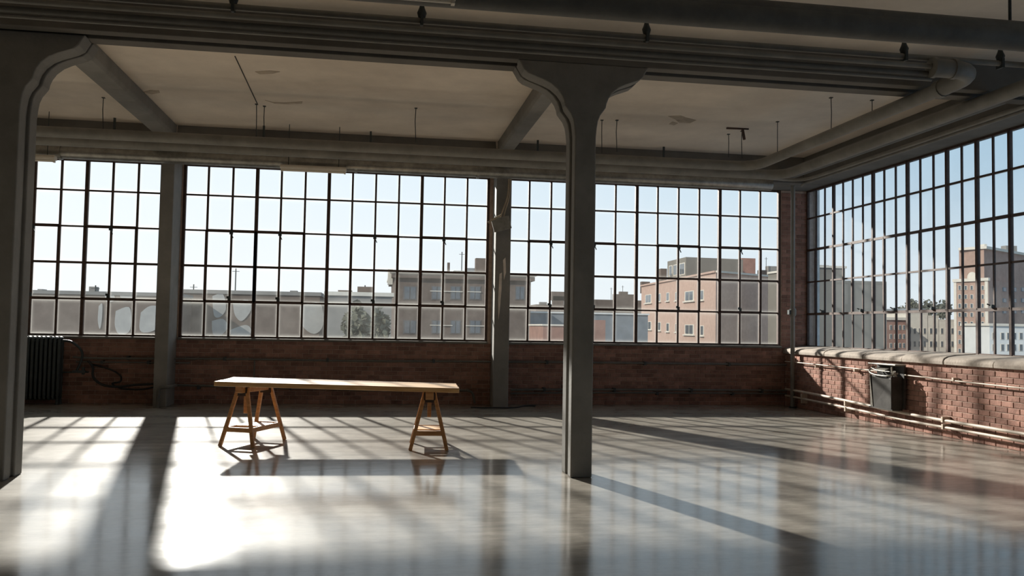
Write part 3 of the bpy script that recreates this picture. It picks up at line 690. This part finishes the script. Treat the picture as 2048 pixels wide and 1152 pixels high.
def trestle(u, v, rot, label, hy=.90, hd=.9):
    hz = 1.632 + u*TILT - .006
    c = T(u, v, 0); a = ang + rot; c2, s2 = math.cos(a), math.sin(a)
    def Q(x, y, z): return Vector((c.x + x*c2 - y*s2, c.y + x*s2 + y*c2, z))
    e = empty('trestle', (c.x, c.y, 0)); tag(e, label, 'trestle')
    hx = .50      # half footprint
    MB().hexa([Q(-.11,-hd,hz-.2),Q(.11,-hd,hz-.2),Q(.11,hd,hz-.2),Q(-.11,hd,hz-.2)], [Q(-.11,-hd,hz),Q(.11,-hd,hz),Q(.11,hd,hz),Q(-.11,hd,hz)]).build('head_beam', WOOD_D, e, bevel=.005)
    for sy in (-1, 1):
        y_t, y_b = sy*hy*.72, sy*hy
        for sx in (-1, 1):
            MB().bar(Q(sx*.13,y_t,hz-.07), Q(sx*hx,y_b,0.0), .10, .075, Q(0,1,0)-Q(0,0,0)).build('leg', WOOD_D, e, bevel=.004)
        def lp(z):
            t = (hz-.07-z)/(hz-.07); return .13+(hx-.13)*t, y_t+(y_b-y_t)*t
        x1, y1 = lp(.46)
        MB().bar(Q(-x1-.03,y1,.46), Q(x1+.03,y1,.46), .06, .13).build('stretcher', WOOD_D, e, bevel=.004)
        MB().hexa([Q(-.16,y_t-.06,hz-.29),Q(.16,y_t-.06,hz-.29),Q(.16,y_t+.06,hz-.29),Q(-.16,y_t+.06,hz-.29)], [Q(-.16,y_t-.06,hz-.03),Q(.16,y_t-.06,hz-.03),Q(.16,y_t+.06,hz-.03),Q(-.16,y_t+.06,hz-.03)]).build('clamp_block', DARKW, e)
    for sx in (-1, 1):
        x1, y1 = .13+(hx-.13)*.705, hy*(.72+.28*.705)
        MB().bar(Q(sx*x1,-y1,.46), Q(sx*x1,y1,.46), .06, .13).build('stretcher', WOOD_D, e, bevel=.004)
    x1 = .36
    MB().hexa([Q(-x1,-.35,.50),Q(x1,-.35,.50),Q(x1,.45,.50),Q(-x1,.45,.50)], [Q(-x1,-.35,.53),Q(x1,-.35,.53),Q(x1,.45,.53),Q(-x1,.45,.53)]).build('shelf', WOOD, e)
    MB().bar(Q(0,-.45,hz-.13), Q(0,-.45,.88), .11, .09, Q(0,1,0)-Q(0,0,0)).build('height_post', WOOD_D, e, bevel=.004)
    return e
trestle(-2.50, .40, -.30, 'brown wooden trestle with crossed legs under the left end of the table', .90, .86)
trestle(2.46, -.14, .02, 'brown wooden trestle seen end-on under the right end of the table', .78, .80)

# ================================================================= THE CITY OUTSIDE
GZ = -42.0
ASPH = mat('street asphalt', (.20,.19,.18), .9, var=.3, scale=.05, bump=0)
o = MB().box(-500, 700, 45, 900, GZ-1, GZ).build('ground', ASPH); tag(o, 'grey city ground far below the windows', 'ground', kind='structure')
B_BROWN = mat('brown brick facade', (.15,.112,.092), .9, var=.25, scale=1.5, bump=0)
B_GREY = mat('weathered grey facade', (.26,.245,.225), .9, var=.2, scale=.6, bump=0)
B_PINK = mat('pink brick facade', (.52,.36,.29), .9, var=.15, scale=2.5, bump=0)
B_RED = mat('dull red brick facade', (.33,.18,.14), .9, var=.25, scale=1.2, bump=0)
B_TAN = mat('tan render facade', (.22,.20,.17), .9, var=.12, scale=.7, bump=0)
B_CREAM = mat('cream stone facade', (.72,.67,.58), .9, var=.12, scale=1, bump=0)
B_WHITE = mat('pale blue-white facade', (.70,.70,.68), .9, var=.1, scale=1, bump=0)
B_SLATE = mat('blue-grey slate', (.22,.245,.27), .8, var=.2, scale=1, bump=0)
B_STONE = mat('pale cornice stone', (.66,.61,.53), .9, var=.12, scale=2, bump=0)
B_TOWER = mat('faded tower brick', (.40,.27,.215), .9, var=.2, scale=1.5, bump=0)
B_FRAME = mat('dull brown window frame', (.13,.115,.11), .8, var=.2, scale=2, bump=0)  # frame tone close to the brown facade, for low contrast
B_GLASS = mat('dark building pane', (.10,.12,.14), .15, var=.3, scale=3, bump=0, spec=.6)
B_PAINT = mat('pale spray paint', (.36,.35,.33), .9, var=.15, scale=2, bump=0)
def hit(P0, P1, px_, py_):
    d = ray(px_, py_); n = Vector((-(P1[1]-P0[1]), P1[0]-P0[0], 0)); k = n.dot(Vector((P0[0],P0[1],0))) / n.dot(d)
    q = d*k; return Vector((q.x, q.y, q.z+EYE))
def zat(px_, py_, Y): return at(px_, py_, Y).z
def bld(name, label, foot, z1, m, group=None, GZ=GZ):
    c = Vector((sum(p[0] for p in foot)/len(foot), sum(p[1] for p in foot)/len(foot), GZ))
    e = empty(name, c); tag(e, label, 'building', group)
    MB().hexa([(p[0],p[1],GZ) for p in foot], [(p[0],p[1],z1) for p in foot]).build('wall', m, e)
    return e
def on_face(e, P0, P1, rects, proud, name, m, sub=None, subm=None, sill=None):
    t = Vector((P1[0]-P0[0], P1[1]-P0[1], 0)).normalized(); n = Vector((t.y, -t.x, 0))
    if n.dot(Vector((P0[0],P0[1],0))) > 0: n = -n
    for (x0, x1, y0, y1) in rects:
        a, b_ = hit(P0, P1, x0, (y0+y1)/2), hit(P0, P1, x1, (y0+y1)/2); zt, zb = hit(P0, P1, (x0+x1)/2, y0).z, hit(P0, P1, (x0+x1)/2, y1).z
        def slab(a, b_, zb, zt, p0, p1):
            return MB().hexa([Vector((q.x,q.y,zb)) + n*d for q, d in ((a,p1),(b_,p1),(b_,p0),(a,p0))], [Vector((q.x,q.y,zt)) + n*d for q, d in ((a,p1),(b_,p1),(b_,p0),(a,p0))])
        w_ = slab(a, b_, zb, zt, -.3, proud).build(name, m, e)
        if sub:
            k = (b_-a)*.14; hz = (zt-zb)*.07
            for f0, f1 in ((.10,.47),(.53,.90)) if (x1-x0) > 8 else ((.16,.84),):
                slab(a+(b_-a)*f0, a+(b_-a)*f1, zb+hz, zt-hz, 0, proud+.06).build(sub, subm, w_)
        if sill:
            slab(a-(b_-a)*.12, b_+(b_-a)*.12, zb-(zt-zb)*.12, zb, -.1, proud+.35).build('window_sill', sill, e)
def flat(name, label, x0, x1, ytop, Y, T, m, group=None):   # block whose front looks at the room
    a, b_ = at(x0, ytop, Y), at(x1, ytop, Y)
    z = (a.z+b_.z)/2
    e = bld(name, label, [(a.x,Y),(b_.x,Y),(b_.x,Y+T),(a.x,Y+T)], z, m)
    return e, (a.x,Y), (b_.x,Y), z
def cap(e, P0, P1, z, T, m, over=.5, h=1.0, name='cornice'):
    MB().box(min(P0[0],P1[0])-over, max(P0[0],P1[0])+over, P0[1]-over, P0[1]+T, z, z+h).build(name, m, e)
def stack(e, x0, x1, yt, yb, Y, m, name='chimney', T=2.0, zmin=-99):
    a, b_ = at(x0, yt, Y), at(x1, yt, Y); zb = zat((x0+x1)/2, yb, Y)
    MB().box(a.x, b_.x, Y, Y+T, max(zb-2, zmin), a.z).build(name, m, e)
def mast(e, px_, yt, yb, Y):
    a, b_ = at(px_, yt, Y), at(px_, yb, Y)
    MB().tube([(a.x,Y+1,b_.z-1),(a.x,Y+1,a.z)], .10, 6).bar((a.x-.6,Y+1,a.z-.5),(a.x+.6,Y+1,a.z-.5),.08,.08).build('antenna', IRON, e)

# long warehouse, left
e, P0, P1, z = flat('warehouse', 'long low grey warehouse with graffiti behind the leftmost window', -420, 352, 585, 130, 11, B_BROWN)
cap(e, P0, P1, z, 11, B_GREY, .2, .5, 'parapet')
stack(e, 178, 190, 573, 586, 140, B_GREY, 'roof_vent'); stack(e, 75, 84, 578, 586, 140, B_GREY, 'roof_vent'); mast(e, 187, 570, 584, 138)
def blob(e, P0, P1, pts, proud=.12):
    n = Vector((0,-1,0)); q = [hit(P0, P1, x, y_) for x, y_ in pts]
    MB().hexa([v + n*proud for v in q], [v - n*.05 for v in q]).build('painted_mark', B_PAINT, e)
def sm2(pts): return [(p.x, p.y) for p in smooth_path([(x,y_,0) for x, y_ in pts+[pts[0]]], 4)[:-1]]
for b_ in ([(198,612),(205,608),(204,640),(200,658),(196,640)], [(232,622),(258,614),(263,640),(258,664),(238,668),(230,650)], [(282,625),(300,612),(318,616),(320,650),(300,664),(280,660)], [(210,590),(225,586),(230,600),(214,604)], [(240,590),(262,586),(266,598),(246,602)]):
    blob(e, P0, P1, sm2(b_))
e, P0, P1, z = flat('warehouse', 'low brown warehouse with painted wall behind the middle window', 356, 640, 589, 142, 34, B_BROWN)
cap(e, P0, P1, z, 34, B_GREY, .2, .6, 'parapet')
for b_ in ([(425,592),(446,588),(452,618),(440,634),(428,630)], [(466,606),(496,600),(502,620),(484,642),(470,630)], [(424,642),(446,638),(456,654),(440,672),(426,668)], [(460,660),(490,650),(502,658),(496,674),(466,676)], [(600,612),(640,606),(646,650),(628,668),(604,650)]):
    blob(e, P0, P1, sm2(b_))
mast(e, 385, 568, 590, 150); mast(e, 470, 536, 590, 150); stack(e, 580, 594, 581, 590, 150, B_GREY, 'roof_vent'); stack(e, 520, 530, 583, 590, 150, B_GREY, 'roof_vent')
e, P0, P1, z = flat('terrace_house', 'low grey house with roof hatches left of the brown block', 652, 784, 592, 135, 5.5, B_GREY)
stack(e, 676, 704, 580, 594, 140, B_BROWN, 'roof_hatch'); stack(e, 715, 746, 573, 594, 140, B_BROWN, 'roof_hatch'); mast(e, 730, 570, 580, 141); cap(e, P0, P1, z, 5.5, B_STONE, .3, .6)
# brown block with cornice
e, P0, P1, z = flat('brick_block', 'brown brick block with bracketed cornice seen past the junction-box pilaster', 790, 1062, 549, 170, 40, B_BROWN)
cap(e, P0, P1, z-1.0, 40, B_BROWN, .7, .8, 'cornice'); cap(e, P0, P1, z, 41, B_STONE, 1.1, .5, 'coping')
on_face(e, P0, P1, [(806,834,572,600),(862,886,572,600),(900,922,572,600),(938,962,572,600),(806,834,640,668),(862,886,640,668),(900,922,640,668),(938,962,640,668),(1030,1050,572,600)], .08, 'window', B_FRAME, 'pane', B_GLASS)
on_face(e, P0, P1, [(860,925,582,583.6),(935,962,583,584.5),(860,905,650,651.5),(930,976,651,652.5)], .25, 'string_course', B_STONE)
stack(e, 952, 979, 516, 548, 176, B_BROWN); stack(e, 895, 900, 525, 546, 176, B_BROWN, 'flue', .6); stack(e, 776, 786, 538, 549, 171, B_STONE, 'finial'); mast(e, 925, 503, 546, 178); stack(e, 908, 930, 541, 547, 176, B_GREY, 'roof_vent'); stack(e, 934, 950, 536, 547, 178, B_SLATE, 'roof_hatch'); stack(e, 868, 880, 542, 547, 176, B_GREY, 'roof_vent')
# roofs between
e, P0, P1, z = flat('terrace_house', 'distant brown terrace with a stepped chimney right of the brown block', 1072, 1186, 610, 300, 40, B_BROWN)
stack(e, 1106, 1128, 592, 612, 305, B_BROWN); stack(e, 1103, 1131, 583, 590, 305, B_BROWN, 'chimney_cap'); stack(e, 1080, 1094, 604, 612, 303, B_GREY, 'roof_vent')
e, P0, P1, z = flat('terrace_house', 'distant low terrace with roof clutter left of the pink building', 1184, 1292, 600, 320, 40, B_BROWN)
stack(e, 1228, 1272, 588, 602, 325, B_BROWN, 'roof_hatch'); mast(e, 1224, 575, 600, 326); mast(e, 1247, 571, 590, 326); stack(e, 1240, 1256, 583, 590, 326, B_BROWN)
e, P0, P1, z = flat('flat_roof_shed', 'blue-grey flat-roofed shed below the distant terraces', 1060, 1296, 628, 210, 30, B_SLATE); cap(e, P0, P1, z, 30, B_WHITE, .3, .4, 'coping')
e, P0, P1, z = flat('brick_shed', 'small red brick shed low behind the slender column, left side', 1086, 1150, 652, 150, 14, B_RED); cap(e, P0, P1, z, 14, B_STONE, .2, .3, 'coping')
e, P0, P1, z = flat('stair_house', 'red brick stair house low behind the slender column, right side', 1180, 1211, 640, 140, 7, B_RED)
# pink building
YC = 205.0; cpt = at(1432, 545, YC); zc_ = cpt.z - EYE
def depth_for(px_, py_): d = ray(px_, py_); return zc_ * d.y / d.z
lp = at(1283, 573, depth_for(1283, 573)); rp_ = at(1640, 563, depth_for(1640, 563) if depth_for(1640,563) > YC else 230)
Lf, Cn, Rt = (lp.x, lp.y), (cpt.x, cpt.y), (rp_.x, rp_.y)
Bk = (Lf[0]+Rt[0]-Cn[0], Lf[1]+Rt[1]-Cn[1])
e = bld('pink_building', 'pink brick apartment building with two rows of windows, sunlit side', [Lf, Cn, Rt, Bk], cpt.z, B_PINK)
on_face(e, Lf, Cn, [(1291,1303,589,606),(1316,1322,587,603),(1333,1339,585,602),(1351,1357,584,601),(1370,1388,582,602),(1401,1408,580,600),(1291,1303,643,659),(1316,1322,644,661),(1333,1339,646,663),(1351,1357,647,664),(1370,1388,649,669),(1401,1408,651,671)], .10, 'window', B_STONE, 'pane', B_GLASS, B_STONE)
for (q0, q1) in ((Lf, Cn), (Cn, Rt)):
    a, b_ = Vector((*q0, 0)), Vector((*q1, 0)); MB().bar((q0[0],q0[1],cpt.z+.25),(q1[0],q1[1],cpt.z+.25), .9, .5).build('parapet', B_STONE if q0 == Cn else B_PINK, e)
stack(e, 1284, 1300, 563, 575, lp.y+1, B_BROWN, 'roof_vent')
pc = at(1372, 514, 250); zp_ = pc.z - EYE
dl = ray(1335, 523); plp = at(1335, 523, zp_*dl.y/dl.z); dr = ray(1486, 518); prp = at(1486, 518, max(zp_*dr.y/dr.z, 252))
e = bld('penthouse', 'grey rooftop penthouse with tall side windows above the pink building', [(plp.x,plp.y),(pc.x,pc.y),(prp.x,prp.y),(prp.x+plp.x-pc.x,prp.y+plp.y-pc.y)], pc.z, B_TAN, None, cpt.z+.55)
on_face(e, (plp.x,plp.y), (pc.x,pc.y), [(1338,1345,531,552),(1347,1356,529,551),(1359,1370,526,550)], .08, 'window', B_STONE, 'pane', B_GLASS)
stack(e, 1484, 1511, 516, 560, 262, B_RED, zmin=cpt.z+.55); stack(e, 1520, 1534, 540, 565, 265, B_BROWN, 'roof_vent', zmin=cpt.z+.55); stack(e, 1536, 1556, 532, 565, 268, B_GREY, 'roof_hatch', zmin=cpt.z+.55); stack(e, 1322, 1334, 537, 570, 262, B_BROWN, 'roof_vent', zmin=cpt.z+.55); mast(e, 1535, 514, 540, 266)
# through the side windows
a, b_ = at(1622, 559, 105), at(1773, 559, 105)
e = bld('blank_gable', 'blank tan gable wall filling the far side panes', [(a.x,105),(b_.x,105),(b_.x+14,127),(a.x*127/105+1,127)], a.z, B_TAN)
e, P0, P1, z = flat('roof_house', 'pale building top rising above the blank tan gable', 1636, 1690, 536, 180, 25, B_TAN); stack(e, 1640, 1658, 530, 540, 182, B_GREY, 'roof_vent'); cap(e, P0, P1, z, 25, B_STONE, .3, .5)
e, P0, P1, z = flat('brick_rowhouse', 'narrow red brick row house beside the blank tan gable', 1760, 1814, 640, 235, 25, B_RED); cap(e, P0, P1, z, 25, B_STONE, .5, .8)
on_face(e, P0, P1, [(x, x+5, y_, y_+10) for x in (1779,1788,1797,1805) for y_ in (650,668,686)], .1, 'window', B_STONE, 'pane', B_GLASS)
for k, (x0, x1, yt, lab) in enumerate([(1813,1856,630,'cream row house with a slate roof next to the red one'), (1855,1878,636,'narrow cream row house in the middle of the pale row'), (1877,1912,644,'cream row house beside the tall brick tower')]):
    e, P0, P1, z = flat('cream_rowhouse', lab, x0+.2, x1-.2, yt, 240, 25, B_CREAM, 'cream row houses'); cap(e, P0, P1, z, 25, B_STONE, 0, .8)
    if k == 0: cap(e, P0, P1, z+.8, 20, B_SLATE, -.4, 1.2, 'slate_roof')
    n_ = max(2, int((x1-x0)/10))
    on_face(e, P0, P1, [(x0+4+i*(x1-x0-4)/n_, x0+9+i*(x1-x0-4)/n_, y_, y_+12) for i in range(n_) for y_ in (656, 682)], .1, 'window', B_STONE, 'pane', B_GLASS)
# tower
tc_ = at(1977, 560, 200); tl_ = at(1909, 563, 209); tr_ = at(2140, 566, 232)
tz = tc_.z
e = bld('brick_tower', 'tall red brick tower with cream quoins at the right edge', [(tl_.x,tl_.y),(tc_.x,tc_.y),(tr_.x,tr_.y),(tr_.x+tl_.x-tc_.x,tr_.y+tl_.y-tc_.y)], tz, B_TOWER)
F0, F1 = (tl_.x,tl_.y), (tc_.x,tc_.y)
uz = at(1968, 497, 201).z; ul, uc, ur = at(1918, 503, 208.5), at(1968, 497, 202), at(2130, 505, 231)
MB().hexa([(p.x,p.y,tz-.1) for p in (ul,uc,ur)] + [(ur.x+ul.x-uc.x,ur.y+ul.y-uc.y,tz-.1)], [(p.x,p.y,uz) for p in (ul,uc,ur)] + [(ur.x+ul.x-uc.x,ur.y+ul.y-uc.y,uz)]).build('upper_storey', B_TOWER, e)
MB().hexa([(p.x,p.y,uz) for p in (ul-Vector((.8,.8,0)),uc-Vector((0,1,0)),ur)] + [(ur.x+ul.x-uc.x,ur.y+ul.y-uc.y,uz)], [(p.x,p.y,uz+.7) for p in (ul-Vector((.8,.8,0)),uc-Vector((0,1,0)),ur)] + [(ur.x+ul.x-uc.x,ur.y+ul.y-uc.y,uz+.7)]).build('cornice', B_STONE, e)
on_face(e, F0, F1, [(1909,1914,560,720),(1971,1977,560,720)], .25, 'quoin', B_STONE)
on_face(e, F0, F1, [(1907,1979,557,563)], .5, 'cornice', B_STONE)
on_face(e, F0, F1, [(x, x+6, y_, y_+9) for x in (1917,1929,1941,1954,1963) for y_ in (571,589,607,625,643,661,679,697)], .12, 'window', B_STONE, 'pane', B_GLASS)
U0, U1 = (ul.x,ul.y), (uc.x,uc.y)
arch = [(1934,560)] + [(1943.5-9.5*math.cos(t*math.pi/8), 556-12*math.sin(t*math.pi/8)) for t in range(9)] + [(1953,560)]
q = [hit(U0, U1, x, y_) for x, y_ in arch]
MB().hexa([v + Vector((-.1,-.4,0)) for v in q], [v + Vector((.05,.2,0)) for v in q]).build('arched_window', B_STONE, e)
stack(e, 1969, 1974, 488, 497, 203, B_STONE, 'finial'); stack(e, 2012, 2034, 491, 499, 215, B_GREY, 'roof_hatch'); stack(e, 1945, 1952, 494, 500, 207, B_GREY, 'roof_vent')
on_face(e, F1, (tr_.x,tr_.y), [(x, x+7, y_, y_+8) for x in (1985,2005,2025,2042) for y_ in (575,597,619)], .1, 'window', B_SLATE, 'pane', B_GLASS)
e, P0, P1, z = flat('pale_rowhouse', 'pale blue-white row house in front of the brick tower', 1979, 2120, 653, 185, 10, B_WHITE); cap(e, P0, P1, z, 10, B_STONE, .4, .6)
on_face(e, P0, P1, [(x, x+7, y_, y_+14) for x in (1984,2001,2013,2025,2038) for y_ in (665,688)], .1, 'window', B_STONE, 'pane', B_GLASS)
# trees
LEAF = mat('hazy green foliage', (.15,.15,.11), .9, var=.4, scale=1.5, bump=0); BARK = mat('grey bark', (.16,.13,.10), .9, bump=0)
def tree(px_, yt, yb, wpx, Y, label, n=420):
    t_, b_ = at(px_, yt, Y), at(px_, yb, Y); wd = (at(px_+wpx/2, yb, Y).x - at(px_-wpx/2, yb, Y).x)/2; hh = (t_.z-b_.z)/2
    e = empty('tree', (b_.x, Y, GZ)); tag(e, label, 'tree')
    MB().tube([(b_.x,Y,GZ),(b_.x,Y,b_.z+hh)], [1.0,.5], 8).build('trunk', BARK, e)
    m = MB(); s_ = max(wd, hh)*.17
    for k in range(n):
        v = Vector((random.gauss(0,1), random.gauss(0,1), random.gauss(0,1))).normalized() * random.uniform(.45,1)
        lump = 1 + .22*math.sin(5*v.x+px_) * math.cos(4*v.z+px_)
        c = Vector((b_.x + v.x*wd*lump, Y + v.y*wd*lump, b_.z + hh + v.z*hh*lump))
        a = Vector((random.gauss(0,1), random.gauss(0,1), random.gauss(0,1))).normalized()*s_; q = Vector((random.gauss(0,1), random.gauss(0,1), random.gauss(0,1))).cross(a).normalized()*s_*.7
        m.add([c-a, c+q, c+a, c-q], [(0,1,2,3)])
    o = m.build('foliage', LEAF, e); o['kind'] = 'stuff'
tree(712, 612, 720, 60, 118, 'pale tree with thin foliage left of the brown block')
tree(756, 618, 715, 44, 128, 'smaller tree close against the left side of the brown block')
tree(1826, 598, 640, 28, 415, 'leftmost treetop on the hazy skyline through the side windows')
tree(1856, 601, 640, 30, 450, 'middle treetop on the hazy skyline through the side windows')
tree(1886, 600, 640, 32, 420, 'rightmost treetop on the hazy skyline, next to the brick tower')
tree(1802, 612, 640, 22, 440, 'low faint treetop above the red row house')
